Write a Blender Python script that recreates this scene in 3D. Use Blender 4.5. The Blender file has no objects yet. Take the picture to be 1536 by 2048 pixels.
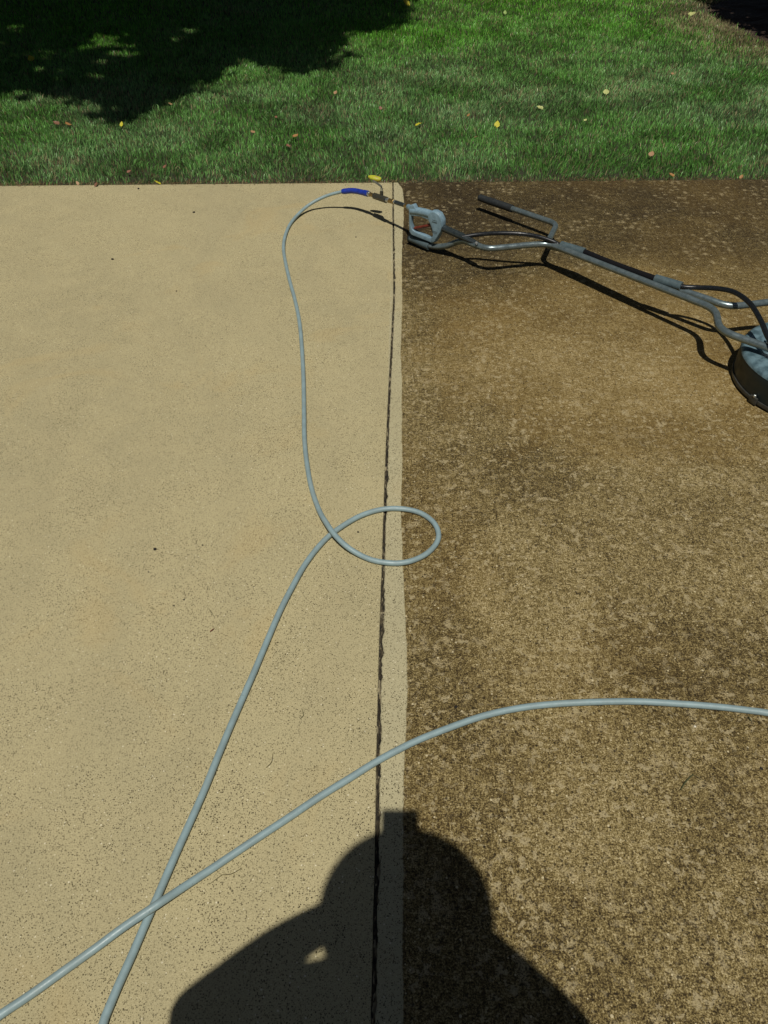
import bpy, bmesh, math, random
import numpy as np
from mathutils import Vector, Matrix
R = math.radians
random.seed(7); rng = np.random.default_rng(11)
scene = bpy.context.scene
col = scene.collection

# ---------------------------------------------------------------- camera
F = 1547.0; PITCH = math.atan(1424/1547.0); CH = 1.5
cs, sn = math.cos(PITCH), math.sin(PITCH)
cd = bpy.data.cameras.new('Camera'); cam = bpy.data.objects.new('Camera', cd); col.objects.link(cam)
cam.location = (0, 0, CH); cam.rotation_euler = (math.pi/2 - PITCH, 0, 0)
cd.sensor_fit = 'VERTICAL'; cd.sensor_height = 24.0; cd.lens = 24.0*F/2048; cd.clip_start = 0.004; cd.clip_end = 500
scene.camera = cam

def ray(x, y):
    u = (x-768)/F; v = (y-1024)/F
    return Vector((u, cs - v*sn, -sn - v*cs))
def at(x, y, z=0.0):
    d = ray(x, y); t = (z-CH)/d.z
    return Vector((0, 0, CH)) + d*t

# ---------------------------------------------------------------- world + sun
LDIR = ray(800, 1645).normalized()          # direction the sunlight travels
elev = math.asin(-LDIR.z)
w = bpy.data.worlds.new('World'); scene.world = w; w.use_nodes = True
nt = w.node_tree; nt.nodes.clear()
sky = nt.nodes.new('ShaderNodeTexSky'); sky.sky_type = 'NISHITA'; sky.sun_disc = False
sky.sun_elevation = elev; sky.sun_rotation = R(182.5)
bg = nt.nodes.new('ShaderNodeBackground'); bg.inputs['Strength'].default_value = 0.05
wo = nt.nodes.new('ShaderNodeOutputWorld')
nt.links.new(sky.outputs[0], bg.inputs[0]); nt.links.new(bg.outputs[0], wo.inputs[0])
sd = bpy.data.lights.new('Sun', 'SUN'); sd.energy = 5.0; sd.angle = R(0.55); sd.color = (1.0, 0.955, 0.86)
sun = bpy.data.objects.new('Sun', sd); col.objects.link(sun)
sun.rotation_euler = LDIR.to_track_quat('-Z', 'Y').to_euler(); sun.location = (0, -3, 8)
scene.view_settings.view_transform = 'Standard'; scene.view_settings.look = 'None'
scene.view_settings.exposure = -0.42; scene.view_settings.gamma = 1.0
scene.cycles.max_bounces = 6; scene.cycles.transparent_max_bounces = 6

# ---------------------------------------------------------------- helpers
def tag(o, label=None, cat=None, group=None, kind=None):
    if label: o['label'] = label
    if cat: o['category'] = cat
    if group: o['group'] = group
    if kind: o['kind'] = kind
    return o
def empty(name, loc=(0, 0, 0)):
    o = bpy.data.objects.new(name, None); col.objects.link(o); o.location = loc; o.empty_display_size = 0.05
    return o
def link(name, me, mat, parent=None, smooth=False):
    o = bpy.data.objects.new(name, me); col.objects.link(o)
    for m in (mat if isinstance(mat, (list, tuple)) else [mat]): me.materials.append(m)
    if smooth:
        me.polygons.foreach_set('use_smooth', [True]*len(me.polygons))
    if parent is not None:
        o.parent = parent
        if parent.parent is not None: o.location = Vector((0, 0, 0))
        else: o.location = -parent.location
        if parent.type == 'MESH': o.location = Vector((0, 0, 0))
    return o
def fin(name, bm, mat, parent=None, smooth=True, autos=True):
    bmesh.ops.recalc_face_normals(bm, faces=bm.faces[:])
    me = bpy.data.meshes.new(name); bm.to_mesh(me); bm.free()
    o = link(name, me, mat, parent, smooth)
    if smooth and autos:
        try: me.set_sharp_from_angle(angle=R(40))
        except Exception: pass
    return o
def catmull(pts, n=8):
    P = [Vector(p) for p in pts]; out = []
    P = [P[0]*2-P[1]] + P + [P[-1]*2-P[-2]]
    for i in range(1, len(P)-2):
        p0, p1, p2, p3 = P[i-1], P[i], P[i+1], P[i+2]
        # centripetal-like damping
        for k in range(n):
            t = k/n
            out.append(0.5*((2*p1) + (p2-p0)*t + (2*p0-5*p1+4*p2-p3)*t*t + (3*p1-p0-3*p2+p3)*t**3))
    out.append(P[-2].copy())
    return out
def filletpath(pts, r, n=7):
    """straight runs joined by circular-ish bends"""
    P = [Vector(p) for p in pts]; out = [P[0]]
    for i in range(1, len(P)-1):
        a = P[i-1]-P[i]; b = P[i+1]-P[i]
        d = min(r, a.length*.49, b.length*.49)
        A = P[i]+a.normalized()*d; B = P[i]+b.normalized()*d
        for k in range(n+1):
            t = k/n
            out.append(A*(1-t)**2 + P[i]*2*t*(1-t) + B*t*t)
    out.append(P[-1]); return out
def sweep(bm, pts, rad, seg=14, caps=True):
    P = [Vector(p) for p in pts]; n = len(P)
    rr = rad if isinstance(rad, (list, tuple)) else [rad]*n
    T = []
    for i in range(n):
        a = P[max(i-1, 0)]; b = P[min(i+1, n-1)]
        T.append((b-a).normalized() if (b-a).length > 1e-9 else Vector((0, 0, 1)))
    up = Vector((0, 0, 1)) if abs(T[0].z) < .9 else Vector((1, 0, 0))
    N = (up - T[0]*up.dot(T[0])).normalized(); rings = []
    for i in range(n):
        N = (N - T[i]*N.dot(T[i])).normalized(); B = T[i].cross(N)
        rings.append([bm.verts.new(P[i] + (N*math.cos(2*math.pi*k/seg) + B*math.sin(2*math.pi*k/seg))*rr[i]) for k in range(seg)])
    for a, b in zip(rings, rings[1:]):
        for k in range(seg):
            bm.faces.new((a[k], a[(k+1) % seg], b[(k+1) % seg], b[k]))
    if caps:
        bm.faces.new(rings[0][::-1]); bm.faces.new(rings[-1])
    return rings
def tube(name, pts, rad, mat, parent=None, seg=14):
    bm = bmesh.new(); sweep(bm, pts, rad, seg); return fin(name, bm, mat, parent)
def pipe_hollow(bm, a, b, ro, ri, seg=20):
    a, b = Vector(a), Vector(b); t = (b-a).normalized()
    e = t*0.0012
    sweep(bm, [a+t*0.012, a+t*.0119, a, a, a+e, b-e, b, b, b-t*.0119, b-t*.012],
          [0.0005, ri, ri, ro-.0012, ro, ro, ro-.0012, ri, ri, 0.0005], seg, caps=True)
def lathe(bm, prof, c, seg=64):
    c = Vector(c); rings = []
    for r, z in prof:
        if r < 1e-5: rings.append([bm.verts.new(c+Vector((0, 0, z)))])
        else: rings.append([bm.verts.new(c+Vector((r*math.cos(2*math.pi*k/seg), r*math.sin(2*math.pi*k/seg), z))) for k in range(seg)])
    for a, b in zip(rings, rings[1:]):
        for k in range(seg):
            q = [a[k % len(a)], a[(k+1) % len(a)], b[(k+1) % len(b)], b[k % len(b)]]
            q = list(dict.fromkeys(q))
            if len(q) > 2: bm.faces.new(q)
def box(bm, c, size, rot=None, bev=0.0):
    m = Matrix.Translation(Vector(c)) @ (rot.to_4x4() if rot else Matrix()) @ Matrix.Diagonal((*size, 1))
    r = bmesh.ops.create_cube(bm, size=1, matrix=m)
    if bev:
        vs = set(r['verts']); es = [e for e in bm.edges if e.verts[0] in vs and e.verts[1] in vs]
        bmesh.ops.bevel(bm, geom=es, offset=bev, segments=2, affect='EDGES', profile=.5)

# value noise (numpy)
def vnoise(x, y, scale, seed=0):
    g = np.random.default_rng(seed).random((256, 256))
    x = np.asarray(x)*scale + 1000.; y = np.asarray(y)*scale + 1000.
    xi = np.floor(x).astype(int); yi = np.floor(y).astype(int); fx = x-xi; fy = y-yi
    fx = fx*fx*(3-2*fx); fy = fy*fy*(3-2*fy)
    a = g[xi % 256, yi % 256]; b = g[(xi+1) % 256, yi % 256]; c = g[xi % 256, (yi+1) % 256]; d = g[(xi+1) % 256, (yi+1) % 256]
    return (a*(1-fx)+b*fx)*(1-fy) + (c*(1-fx)+d*fx)*fy

# ---------------------------------------------------------------- materials
class NT:
    def __init__(s, name):
        s.m = bpy.data.materials.new(name); s.m.use_nodes = True; s.t = s.m.node_tree
        s.b = s.t.nodes['Principled BSDF']
    def n(s, ty, **k):
        o = s.t.nodes.new(ty)
        for a, v in k.items():
            if a in o.inputs.keys() if hasattr(o.inputs, 'keys') else False: o.inputs[a].default_value = v
            else: setattr(o, a, v)
        return o
    def l(s, a, b): s.t.links.new(a, b)
    def coord(s, scale=(1, 1, 1)):
        tc = s.n('ShaderNodeTexCoord'); mp = s.n('ShaderNodeMapping'); mp.inputs['Scale'].default_value = scale
        s.l(tc.outputs['Object'], mp.inputs[0]); return mp.outputs[0]
    def noise(s, v, scale, det=2, rough=.5, dist=0):
        o = s.n('ShaderNodeTexNoise'); s.l(v, o.inputs['Vector']); o.inputs['Scale'].default_value = scale
        o.inputs['Detail'].default_value = det; o.inputs['Roughness'].default_value = rough; o.inputs['Distortion'].default_value = dist
        return o.outputs[0]
    def ramp(s, v, lo, hi, a=0., b=1.):
        o = s.n('ShaderNodeMapRange'); o.interpolation_type = 'SMOOTHSTEP'
        s.l(v, o.inputs[0]); o.inputs[1].default_value = lo; o.inputs[2].default_value = hi
        o.inputs[3].default_value = a; o.inputs[4].default_value = b; return o.outputs[0]
    def math(s, op, a, b=None, c=None):
        o = s.n('ShaderNodeMath'); o.operation = op
        for i, v in enumerate((a, b, c)):
            if v is None: continue
            if isinstance(v, (int, float)): o.inputs[i].default_value = v
            else: s.l(v, o.inputs[i])
        return o.outputs[0]
    def mix(s, f, a, b, mode='MIX'):
        o = s.n('ShaderNodeMix'); o.data_type = 'RGBA'; o.blend_type = mode; o.clamp_factor = True
        for i, v in ((0, f), (6, a), (7, b)):
            if isinstance(v, (int, float)): o.inputs[i].default_value = v
            elif isinstance(v, tuple): o.inputs[i].default_value = (*v, 1)
            else: s.l(v, o.inputs[i])
        return o.outputs[2]
    def bump(s, h, strength, dist):
        o = s.n('ShaderNodeBump'); o.inputs['Strength'].default_value = strength; o.inputs['Distance'].default_value = dist
        s.l(h, o.inputs['Height']); s.l(o.outputs[0], s.b.inputs['Normal'])
    def dots(s, v, scale, rmax, dens):
        """random round-ish spots; returns mask"""
        o = s.n('ShaderNodeTexVoronoi'); o.inputs['Scale'].default_value = scale; s.l(v, o.inputs['Vector'])
        sep = s.n('ShaderNodeSeparateColor'); s.l(o.outputs['Color'], sep.inputs[0])
        keep = s.math('LESS_THAN', sep.outputs[0], dens)
        rad = s.math('MULTIPLY', s.math('POWER', sep.outputs[1], 1.6), rmax)
        m = s.math('GREATER_THAN', rad, o.outputs['Distance'])
        return s.math('MULTIPLY', m, keep)
def simple(name, c, rough=.5, metal=0., spec=.5, var=.0, vscale=40, bump=0., c2=None):
    s = NT(name); s.b.inputs['Roughness'].default_value = rough; s.b.inputs['Metallic'].default_value = metal
    s.b.inputs['Specular IOR Level'].default_value = spec
    v = s.coord()
    if var:
        f = s.ramp(s.noise(v, vscale, 4, .6), .35, .65)
        s.l(s.mix(f, c, c2 if c2 else tuple(x*(1-var) for x in c)), s.b.inputs['Base Color'])
        rn = s.ramp(s.noise(v, vscale*2.3, 3), .3, .7, rough-.08, rough+.12); s.l(rn, s.b.inputs['Roughness'])
    else: s.b.inputs['Base Color'].default_value = (*c, 1)
    if bump: s.bump(s.noise(v, vscale*4, 3), .4, bump)
    return s.m

def concrete():
    s = NT('driveway concrete'); v = s.coord()
    at_ = s.n('ShaderNodeAttribute'); at_.attribute_name = 'dirt'
    # washed concrete
    big = s.noise(v, 1.3, 4, .55); mid = s.noise(v, 9, 4, .6); fine = s.noise(v, 260, 3, .7); vf = s.noise(v, 480, 2, .6)
    c = s.mix(s.ramp(big, .35, .65), (.420, .370, .215), (.352, .312, .184))
    c = s.mix(s.math('MULTIPLY', s.ramp(mid, .35, .65), .6), c, (.430, .372, .214))
    c = s.mix(s.math('MULTIPLY', s.ramp(fine, .42, .62), .45), c, (.54, .47, .275))
    c = s.mix(s.math('MULTIPLY', s.ramp(vf, .45, .62), .50), c, (.25, .205, .105))
    xy = s.n('ShaderNodeSeparateXYZ'); s.l(v, xy.inputs[0])
    strip = s.math('GREATER_THAN', xy.outputs[0], s.math('ADD', s.math('MULTIPLY', xy.outputs[1], .0165), -.024))
    c = s.mix(s.math('MULTIPLY', strip, .45), c, (.405, .378, .252))
    grp = s.ramp(s.noise(v, 5, 4, .7), .36, .60, .6, 1.)
    d1 = s.dots(v, 250, .42, .62); d2 = s.dots(v, 420, .62, .75); d3 = s.dots(v, 95, .15, .08)
    c = s.mix(s.math('MULTIPLY', s.math('MULTIPLY', d2, .88), grp), c, (.070, .055, .026))
    c = s.mix(s.math('MULTIPLY', s.math('MULTIPLY', d1, .95), grp), c, (.045, .035, .017))
    c = s.mix(s.math('MULTIPLY', d3, .85), c, (.040, .030, .015))
    lt = s.dots(v, 190, .36, .16); c = s.mix(s.math('MULTIPLY', lt, .65), c, (.74, .68, .50))
    dm = s.ramp(s.noise(s.coord((1, .45, 1)), 2.1, 5, .6, .6), .50, .70, 0, .26); c = s.mix(dm, c, (.29, .255, .155))
    wvn = s.n('ShaderNodeTexWave'); wvn.wave_type = 'RINGS'; wvn.rings_direction = 'Z'; wvn.inputs['Scale'].default_value = 1.1; wvn.inputs['Distortion'].default_value = 3.5; wvn.inputs['Detail'].default_value = 3; wvn.inputs['Detail Scale'].default_value = .8
    mpw = s.n('ShaderNodeMapping'); mpw.inputs['Location'].default_value = (3.4, -1.2, 0); s.l(v, mpw.inputs[0]); s.l(mpw.outputs[0], wvn.inputs['Vector'])
    c = s.mix(s.ramp(wvn.outputs['Fac'], .62, .95, 0, .20), c, (.335, .292, .170))
    warm = s.ramp(s.noise(s.coord((.9, 1, 1)), 2.6, 4, .6, .8), .55, .68, 0, .26); c = s.mix(warm, c, (.42, .315, .145))
    sxyz = s.n('ShaderNodeSeparateXYZ'); s.l(v, sxyz.inputs[0])
    def blob(cx, cy, rx, ry, lo=1.15, hi=.75, k=1.):
        q = s.math('ADD', s.math('POWER', s.math('DIVIDE', s.math('SUBTRACT', sxyz.outputs[0], cx), rx), 2.), s.math('POWER', s.math('DIVIDE', s.math('SUBTRACT', sxyz.outputs[1], cy), ry), 2.))
        q = s.math('ADD', s.math('SQRT', q), s.math('MULTIPLY', s.math('SUBTRACT', wob, .5), .9))
        return s.ramp(q, lo, hi, 0, k)
    wob = s.noise(v, 7, 4, .6)
    # weathered, unwashed concrete: grains at three sizes added up, then coloured
    def cen(x, k): return s.math('MULTIPLY', s.math('SUBTRACT', x, .5), k)
    g = s.noise(v, 300, 2, .8); g2 = s.noise(v, 120, 3, .75); m1 = s.noise(v, 42, 4, .7, .3); b1 = s.noise(v, 3.4, 5, .62, .5); b0 = s.noise(v, 11, 3, .6); b2 = s.noise(v, 1.0, 3, .5)
    br = s.noise(s.coord((70, 2.2, 1)), 6, 3, .6)
    t = s.math('ADD', cen(g, 2.4), cen(g2, 1.7))
    for x, k in ((m1, .80), (b1, .55), (b0, .22), (br, .55)): t = s.math('ADD', t, cen(x, k))
    for args, k in (((.37, 1.32, .17, .34), .13), ((.42, .72, .18, .14, 1.05, .85), .09), ((.30, 1.75, .24, .20), -.05), ((.95, 1.6, .45, .40), .05), ((.10, 1.20, .13, .5), -.02), ((1.1, 3.0, .5, .3), .04), ((.75, 2.35, .50, .28), .12), ((.95, 2.05, .25, .2), -.03), ((.28, 3.6, .35, .8), -.10), ((.75, 1.12, .22, .12), -.05), ((.12, .95, .09, .25), -.03)):
        t = s.math('ADD', t, s.math('MULTIPLY', blob(*args), k))
    t = s.math('ADD', t, s.ramp(sxyz.outputs[1], 2.5, 3.9, 0, -.33))
    t = s.math('ADD', t, .45)
    cr = s.n('ShaderNodeValToRGB'); s.l(t, cr.inputs[0]); e = cr.color_ramp.elements
    e[0].position = 0.; e[0].color = (.020, .0135, .0058, 1); e[1].position = 1.; e[1].color = (.46, .38, .22, 1)
    for p, q in ((.26, (.066, .046, .016)), (.50, (.155, .114, .043)), (.74, (.270, .210, .088))):
        el = e.new(p); el.color = (*q, 1)
    d = s.mix(s.math('MULTIPLY', s.math('ADD', s.ramp(b2, .48, .62, 0, .5), blob(.95, 2.5, .8, .7)), .22), cr.outputs[0], (.24, .145, .036))
    pv = s.n('ShaderNodeTexVoronoi'); pv.inputs['Scale'].default_value = 34
    wv = s.n('ShaderNodeVectorMath'); wv.operation = 'ADD'
    nz = s.n('ShaderNodeTexNoise'); nz.inputs['Scale'].default_value = 120; nz.inputs['Detail'].default_value = 4; nz.inputs['Roughness'].default_value = .8; s.l(v, nz.inputs['Vector'])
    sc = s.n('ShaderNodeVectorMath'); sc.operation = 'SCALE'; sc.inputs['Scale'].default_value = .055; s.l(nz.outputs['Color'], sc.inputs[0])
    s.l(v, wv.inputs[0]); s.l(sc.outputs[0], wv.inputs[1]); s.l(wv.outputs[0], pv.inputs['Vector'])
    sp = s.n('ShaderNodeSeparateColor'); s.l(pv.outputs['Color'], sp.inputs[0])
    pm = s.math('MULTIPLY', s.ramp(pv.outputs['Distance'], .50, .20), s.math('LESS_THAN', sp.outputs[0], .46))
    d = s.mix(s.math('MULTIPLY', s.math('MULTIPLY', s.math('MULTIPLY', pm, .80), s.ramp(g, .36, .56)), s.ramp(s.noise(v, 5, 2), .42, .58, .15, 1)), d, (.40, .325, .180))
    fl = s.math('MULTIPLY', s.ramp(s.noise(v, 46, 5, .68, .3), .555, .595), s.ramp(s.noise(v, 6, 3, .6), .42, .58, .4, 1.))
    fl = s.math('MULTIPLY', fl, s.ramp(xy.outputs[1], 2.2, 3.5, 1., .22)); d = s.mix(s.math('MULTIPLY', fl, s.ramp(g, .30, .56, .35, .85)), d, (.375, .310, .178))
    fd = s.ramp(s.noise(v, 34, 5, .75, .4), .375, .325); d = s.mix(s.math('MULTIPLY', fd, .45), d, (.035, .026, .010))
    l2 = s.dots(v, 110, .30, .16); d = s.mix(s.math('MULTIPLY', l2, .85), d, (.56, .48, .30))
    k2 = s.dots(v, 150, .48, .34); d = s.mix(s.math('MULTIPLY', k2, .75), d, (.016, .011, .005))
    # wash boundary, a little ragged
    f = s.math('ADD', at_.outputs['Fac'], s.math('MULTIPLY', s.math('SUBTRACT', s.noise(v, 150, 3, .7), .5), .9))
    f = s.ramp(f, .34, .66)
    s.l(s.mix(f, c, d), s.b.inputs['Base Color'])
    s.b.inputs['Roughness'].default_value = .88; s.b.inputs['Specular IOR Level'].default_value = .22
    h = s.math('ADD', s.math('MULTIPLY', fine, .7), s.math('MULTIPLY', s.math('MULTIPLY', g2, f), 1.6))
    h = s.math('SUBTRACT', h, s.math('MULTIPLY', d1, 1.))
    s.bump(h, .7, .0022)
    return s.m
M = {}
M['concrete'] = concrete()
s = NT('joint grime'); v = s.coord((1, .45, 1)); c = s.mix(s.ramp(s.noise(v, 120, 4, .7), .4, .6), (.010, .008, .005), (.075, .058, .030)); c = s.mix(s.ramp(s.noise(v, 75, 3, .6, .5), .545, .60), c, (.27, .23, .14)); s.l(c, s.b.inputs['Base Color']); s.b.inputs['Roughness'].default_value = .95
M['joint'] = s.m
s = NT('joint side'); v = s.coord(); 
s.l(s.mix(s.ramp(s.noise(v, 60, 4, .7), .45, .6), (.03, .022, .012), (.23, .185, .11)), s.b.inputs['Base Color']); s.b.inputs['Roughness'].default_value = .95
M['jside'] = s.m
M['soil'] = simple('lawn soil', (.030, .024, .012), 1., var=.5, vscale=30, c2=(.020, .028, .010), bump=.01)
M['mulch'] = simple('bark mulch', (.05, .027, .017), 1., var=.6, vscale=60, c2=(.016, .010, .007), bump=.01)
M['hose'] = simple('grey hose rubber', (.245, .335, .355), .36, spec=.5, var=.16, vscale=26, c2=(.205, .275, .288))
s = NT('grey hose rubber'); v = s.coord(); c = s.mix(s.ramp(s.noise(v, 26, 4, .6), .35, .65), (.235, .325, .345), (.205, .278, .292))
c = s.mix(s.ramp(s.noise(v, 150, 4, .7, .4), .64, .72, 0, .6), c, (.10, .12, .12)); c = s.mix(s.ramp(s.noise(v, 8, 3, .6), .55, .75, 0, .35), c, (.27, .29, .25))
s.l(c, s.b.inputs['Base Color']); s.l(s.ramp(s.noise(v, 60, 4, .6), .3, .7, .38, .55), s.b.inputs['Roughness']); s.bump(s.noise(v, 190, 3, .6), .25, .0008); M['hose'] = s.m
M['steel'] = simple('grey painted steel', (.200, .250, .262), .30, metal=.6, spec=.6, var=.2, vscale=30, c2=(.150, .195, .205))
M['sleeve'] = simple('grey plastic sleeve', (.078, .112, .124), .40, var=.25, vscale=40)
M['gunplastic'] = simple('blue grey gun plastic', (.185, .285, .350), .42, var=.22, vscale=60, c2=(.14, .22, .275))
M['darksteel'] = simple('dark steel', (.045, .058, .062), .32, metal=.4, var=.3, vscale=50)
M['black'] = simple('black rubber', (.014, .016, .017), .42, var=.4, vscale=80)
M['blackhose'] = simple('black high pressure hose', (.010, .012, .015), .34, spec=.5, var=.3, vscale=80)
M['braid'] = simple('black braided hose', (.006, .006, .008), .85, spec=.2, var=.5, vscale=260, bump=.002)
M['grip'] = simple('dark grip', (.018, .022, .024), .6, var=.4, vscale=70)
M['blue'] = simple('blue cuff', (.012, .035, .30), .38, var=.25, vscale=60)
M['brass'] = simple('brass', (.42, .30, .13), .34, metal=.85, var=.35, vscale=90)
M['zinc'] = simple('zinc', (.55, .58, .56), .28, metal=.85, var=.2, vscale=90)
M['valve'] = simple('dark valve body', (.050, .058, .056), .38, metal=.5, var=.4, vscale=120, c2=(.10, .085, .05))
M['lever'] = simple('lever steel', (.20, .20, .16), .4, metal=.6, var=.3, vscale=80)
M['yellow'] = simple('yellow vinyl', (.46, .52, .03), .5, var=.4, vscale=50, c2=(.36, .30, .03))
M['red'] = simple('rust red plastic', (.150, .024, .012), .5, var=.4, vscale=90)
M['decktop'] = simple('scuffed blue grey deck', (.125, .200, .235), .5, var=.5, vscale=34, c2=(.050, .090, .110), bump=.001)
M['skirt'] = simple('dark teal deck skirt', (.004, .011, .013), .5, var=.4, vscale=12, c2=(.007, .013, .013))
M['rim'] = simple('rim band', (.085, .085, .075), .45, metal=.5, var=.3, vscale=60)
M['bark'] = simple('bark', (.10, .075, .05), .95, var=.5, vscale=12, bump=.02)

# ---------------------------------------------------------------- driveway
def poly(px):
    p = [at(*q) for q in px]; ys = np.array([q.y for q in p]); xs = np.array([q.x for q in p]); o = np.argsort(ys)
    return ys[o], xs[o]
def interp(t, ys, xs):
    r = np.interp(t, ys, xs)
    lo = t < ys[0]; sl = (xs[4]-xs[0])/(ys[4]-ys[0]); r = np.where(lo, xs[0] + (t-ys[0])*sl*.3, r)
    return r
jy, jx = poly([(786, 364), (786.5, 430), (787.5, 500), (788.5, 590), (786, 640), (782, 720), (778, 800), (774.5, 880), (771.5, 960), (769, 1050), (766.5, 1130), (764, 1200), (761.5, 1280), (759.5, 1370), (757.5, 1450), (756, 1530), (755, 1600), (753, 1750), (750, 1850), (746.5, 2048)])
wy, wx = poly([(788, 358), (798, 368), (805, 379), (808, 400), (807.5, 430), (805, 480), (803.5, 520), (804, 560), (805, 600), (803.5, 650), (801.5, 700), (803, 760), (804, 850), (803.5, 950), (803, 1050), (804, 1110), (807, 1170), (811, 1230), (813, 1290), (814, 1370), (813.5, 1440), (809, 1500), (807, 1600), (806, 1750), (805, 2048)])
E0 = 4.2285; ESL = .0233
T = np.concatenate([np.arange(-9, .3, .35), np.arange(.3, 1.5, .006), np.arange(1.5, E0-.012, .008)])
jn = (vnoise(T, T*0, 38, 3)-.5)*.0016 + (vnoise(T, T*0, 110, 4)-.5)*.0014 + (vnoise(T, T*0, 2.0, 8)-.5)*.0012
chip = np.clip(vnoise(T, T*0, 30, 5)-.66, 0, 1)*.010*(T < 2.2) + np.clip(vnoise(T, T*0, 60, 6)-.7, 0, 1)*.009
JC = interp(T, jy, jx); JL = JC-.0038+jn*.35; JR = JC+.0038+jn+chip
WB = interp(T, wy, wx) + (vnoise(T, T*0, 26, 9)-.5)*.0030
WB = np.maximum(WB, JR+.004)
def rowcols(i):
    L = [(-14, 0, 0), (-3, 0, 0), (JL[i]-.30, 0, 0), (JL[i]-.010, 0, 0), (JL[i]-.0014, 0, 0), (JL[i], -.0014, 0), (JL[i]+.0008, -.012, 0)]
    Rr = [(JR[i]-.0008, -.012, 0), (JR[i], -.0018, 0), (JR[i]+.0022, 0, 0)]
    a = JR[i]+.0030; b = WB[i]
    Rr += [(a+(b-a)*.45, 0, 0), (max(b-.0040, a+(b-a)*.6), 0, 0), (b+.0040, 0, 1), (b+.03, 0, 1), (b+.3, 0, 1), (4, 0, 1), (14, 0, 1)]
    return L, Rr
bm = bmesh.new(); dl = bm.verts.layers.float.new('dirt')
prevL = prevR = None
def mkrow(cols, t, dz=0, dy=0):
    out = []
    for x, z, d in cols:
        v_ = bm.verts.new((x, t + ESL*x*(1 if t > .0 else 0) + dy, z+dz)); v_[dl] = d; out.append(v_)
    return out
def bridge(a, b, mi=0, side=()):
    for k in range(len(a)-1):
        f = bm.faces.new((a[k], a[k+1], b[k+1], b[k])); f.material_index = 1 if k in side else 0
rows = list(range(len(T)))
for i in rows:
    L, Rr = rowcols(i)
    l_ = mkrow(L, T[i]); r_ = mkrow(Rr, T[i])
    if prevL: bridge(prevL, l_, side=(5,)); bridge(prevR, r_, side=(0,))
    prevL, prevR = l_, r_
for dz, dy in ((-.0012, .004), (-.005, .0075), (-.10, .009)):
    i = len(T)-1; L, Rr = rowcols(i)
    if dz < -.05:
        L = [(x, 0 if k < 6 else 0, d) for k, (x, z, d) in enumerate(L)]
    l_ = mkrow(L, T[i], dz, dy+.008); r_ = mkrow(Rr, T[i], dz, dy+.008)
    bridge(prevL, l_, side=(5,)); bridge(prevR, r_, side=(0,)); prevL, prevR = l_, r_
bmesh.ops.recalc_face_normals(bm, faces=bm.faces[:])
me = bpy.data.meshes.new('driveway'); bm.to_mesh(me); bm.free()
drive = link('driveway', me, [M['concrete'], M['jside']])
tag(drive, kind='structure')
# dirt in the joint: a rough strip 6 to 10 mm down
bm = bmesh.new(); prev = None
Tj = T[T > -1]
for i, t in enumerate(T):
    if t < -1: continue
    hs = [(-.0048 - (.004 if k in (0, 3) else 0) + (float(vnoise(t, k*3.1, 60, 21))-.5)*.009 + (float(vnoise(t, k*7.7, 150, 22))-.5)*.006) for k in range(5)]
    r_ = [bm.verts.new((JL[i]-.001 + (JR[i]-JL[i]+.002)*k/4, t, min(hs[k], -.0006))) for k in range(5)]
    if prev:
        for k in range(4): bm.faces.new((prev[k], prev[k+1], r_[k+1], r_[k]))
    prev = r_
tag(fin('joint_dirt', bm, M['joint'], smooth=False), kind='structure')

# ---------------------------------------------------------------- lawn ground
bm = bmesh.new()
g = 0.0
xs = [-120, -30] + list(np.arange(-9, 9.01, .25)) + [30, 120]; ys = [0, .03, .06, .15] + list(np.arange(.4, 9, .25)) + [20, 60, 160]
grid = []
def edge_y(x): return E0 + .004 + ESL*x
def gz(x, y):
    d = y-edge_y(x)
    return -.030 + .018*min(1, max(0, d/.25)) + .012*(float(vnoise(x, y, .9, 31))-.5)*min(1, max(0, d)) 
for y in ys:
    grid.append([bm.verts.new((x, edge_y(x)+y, gz(x, edge_y(x)+y))) for x in xs])
for a, b in zip(grid, grid[1:]):
    for k in range(len(xs)-1): bm.faces.new((a[k], a[k+1], b[k+1], b[k]))
# sheet carries on under and beyond the driveway
b0 = grid[0]; lo = [bm.verts.new((x, edge_y(x)-.001, -.095)) for x in xs]; lo2 = [bm.verts.new((x, -120, -.095)) for x in xs]
for a, b in ((lo2, lo), (lo, b0)):
    for k in range(len(xs)-1): bm.faces.new((a[k], a[k+1], b[k+1], b[k]))
tag(fin('lawn_ground', bm, M['soil'], smooth=True, autos=False), kind='structure')

# mulch bed round the shrub
MC = Vector((4.85, 8.10)); MR = 1.83
def mulch_r(a): return MR*(1+.05*math.sin(3*a+.6)+.03*math.sin(7*a+1.9)+.015*math.sin(17*a))
bm = bmesh.new(); c0 = bm.verts.new((MC.x, MC.y, .05)); prev = None; rings = []
for rr_ in np.linspace(.06, 1, 16):
    rings.append([bm.verts.new((MC.x+mulch_r(a)*rr_*math.cos(a), MC.y+mulch_r(a)*rr_*math.sin(a), .035*(1-rr_**3)-.004+random.uniform(-.010, .010)*(rr_ < .99) - .02*(rr_ > .99))) for a in np.linspace(0, 2*math.pi, 97)[:-1]])
for k in range(96): bm.faces.new((c0, rings[0][k], rings[0][(k+1) % 96]))
for a, b in zip(rings, rings[1:]):
    for k in range(96): bm.faces.new((a[k], b[k], b[(k+1) % 96], a[(k+1) % 96]))
tag(fin('mulch_bed', bm, M['mulch'], smooth=False), kind='structure')

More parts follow.
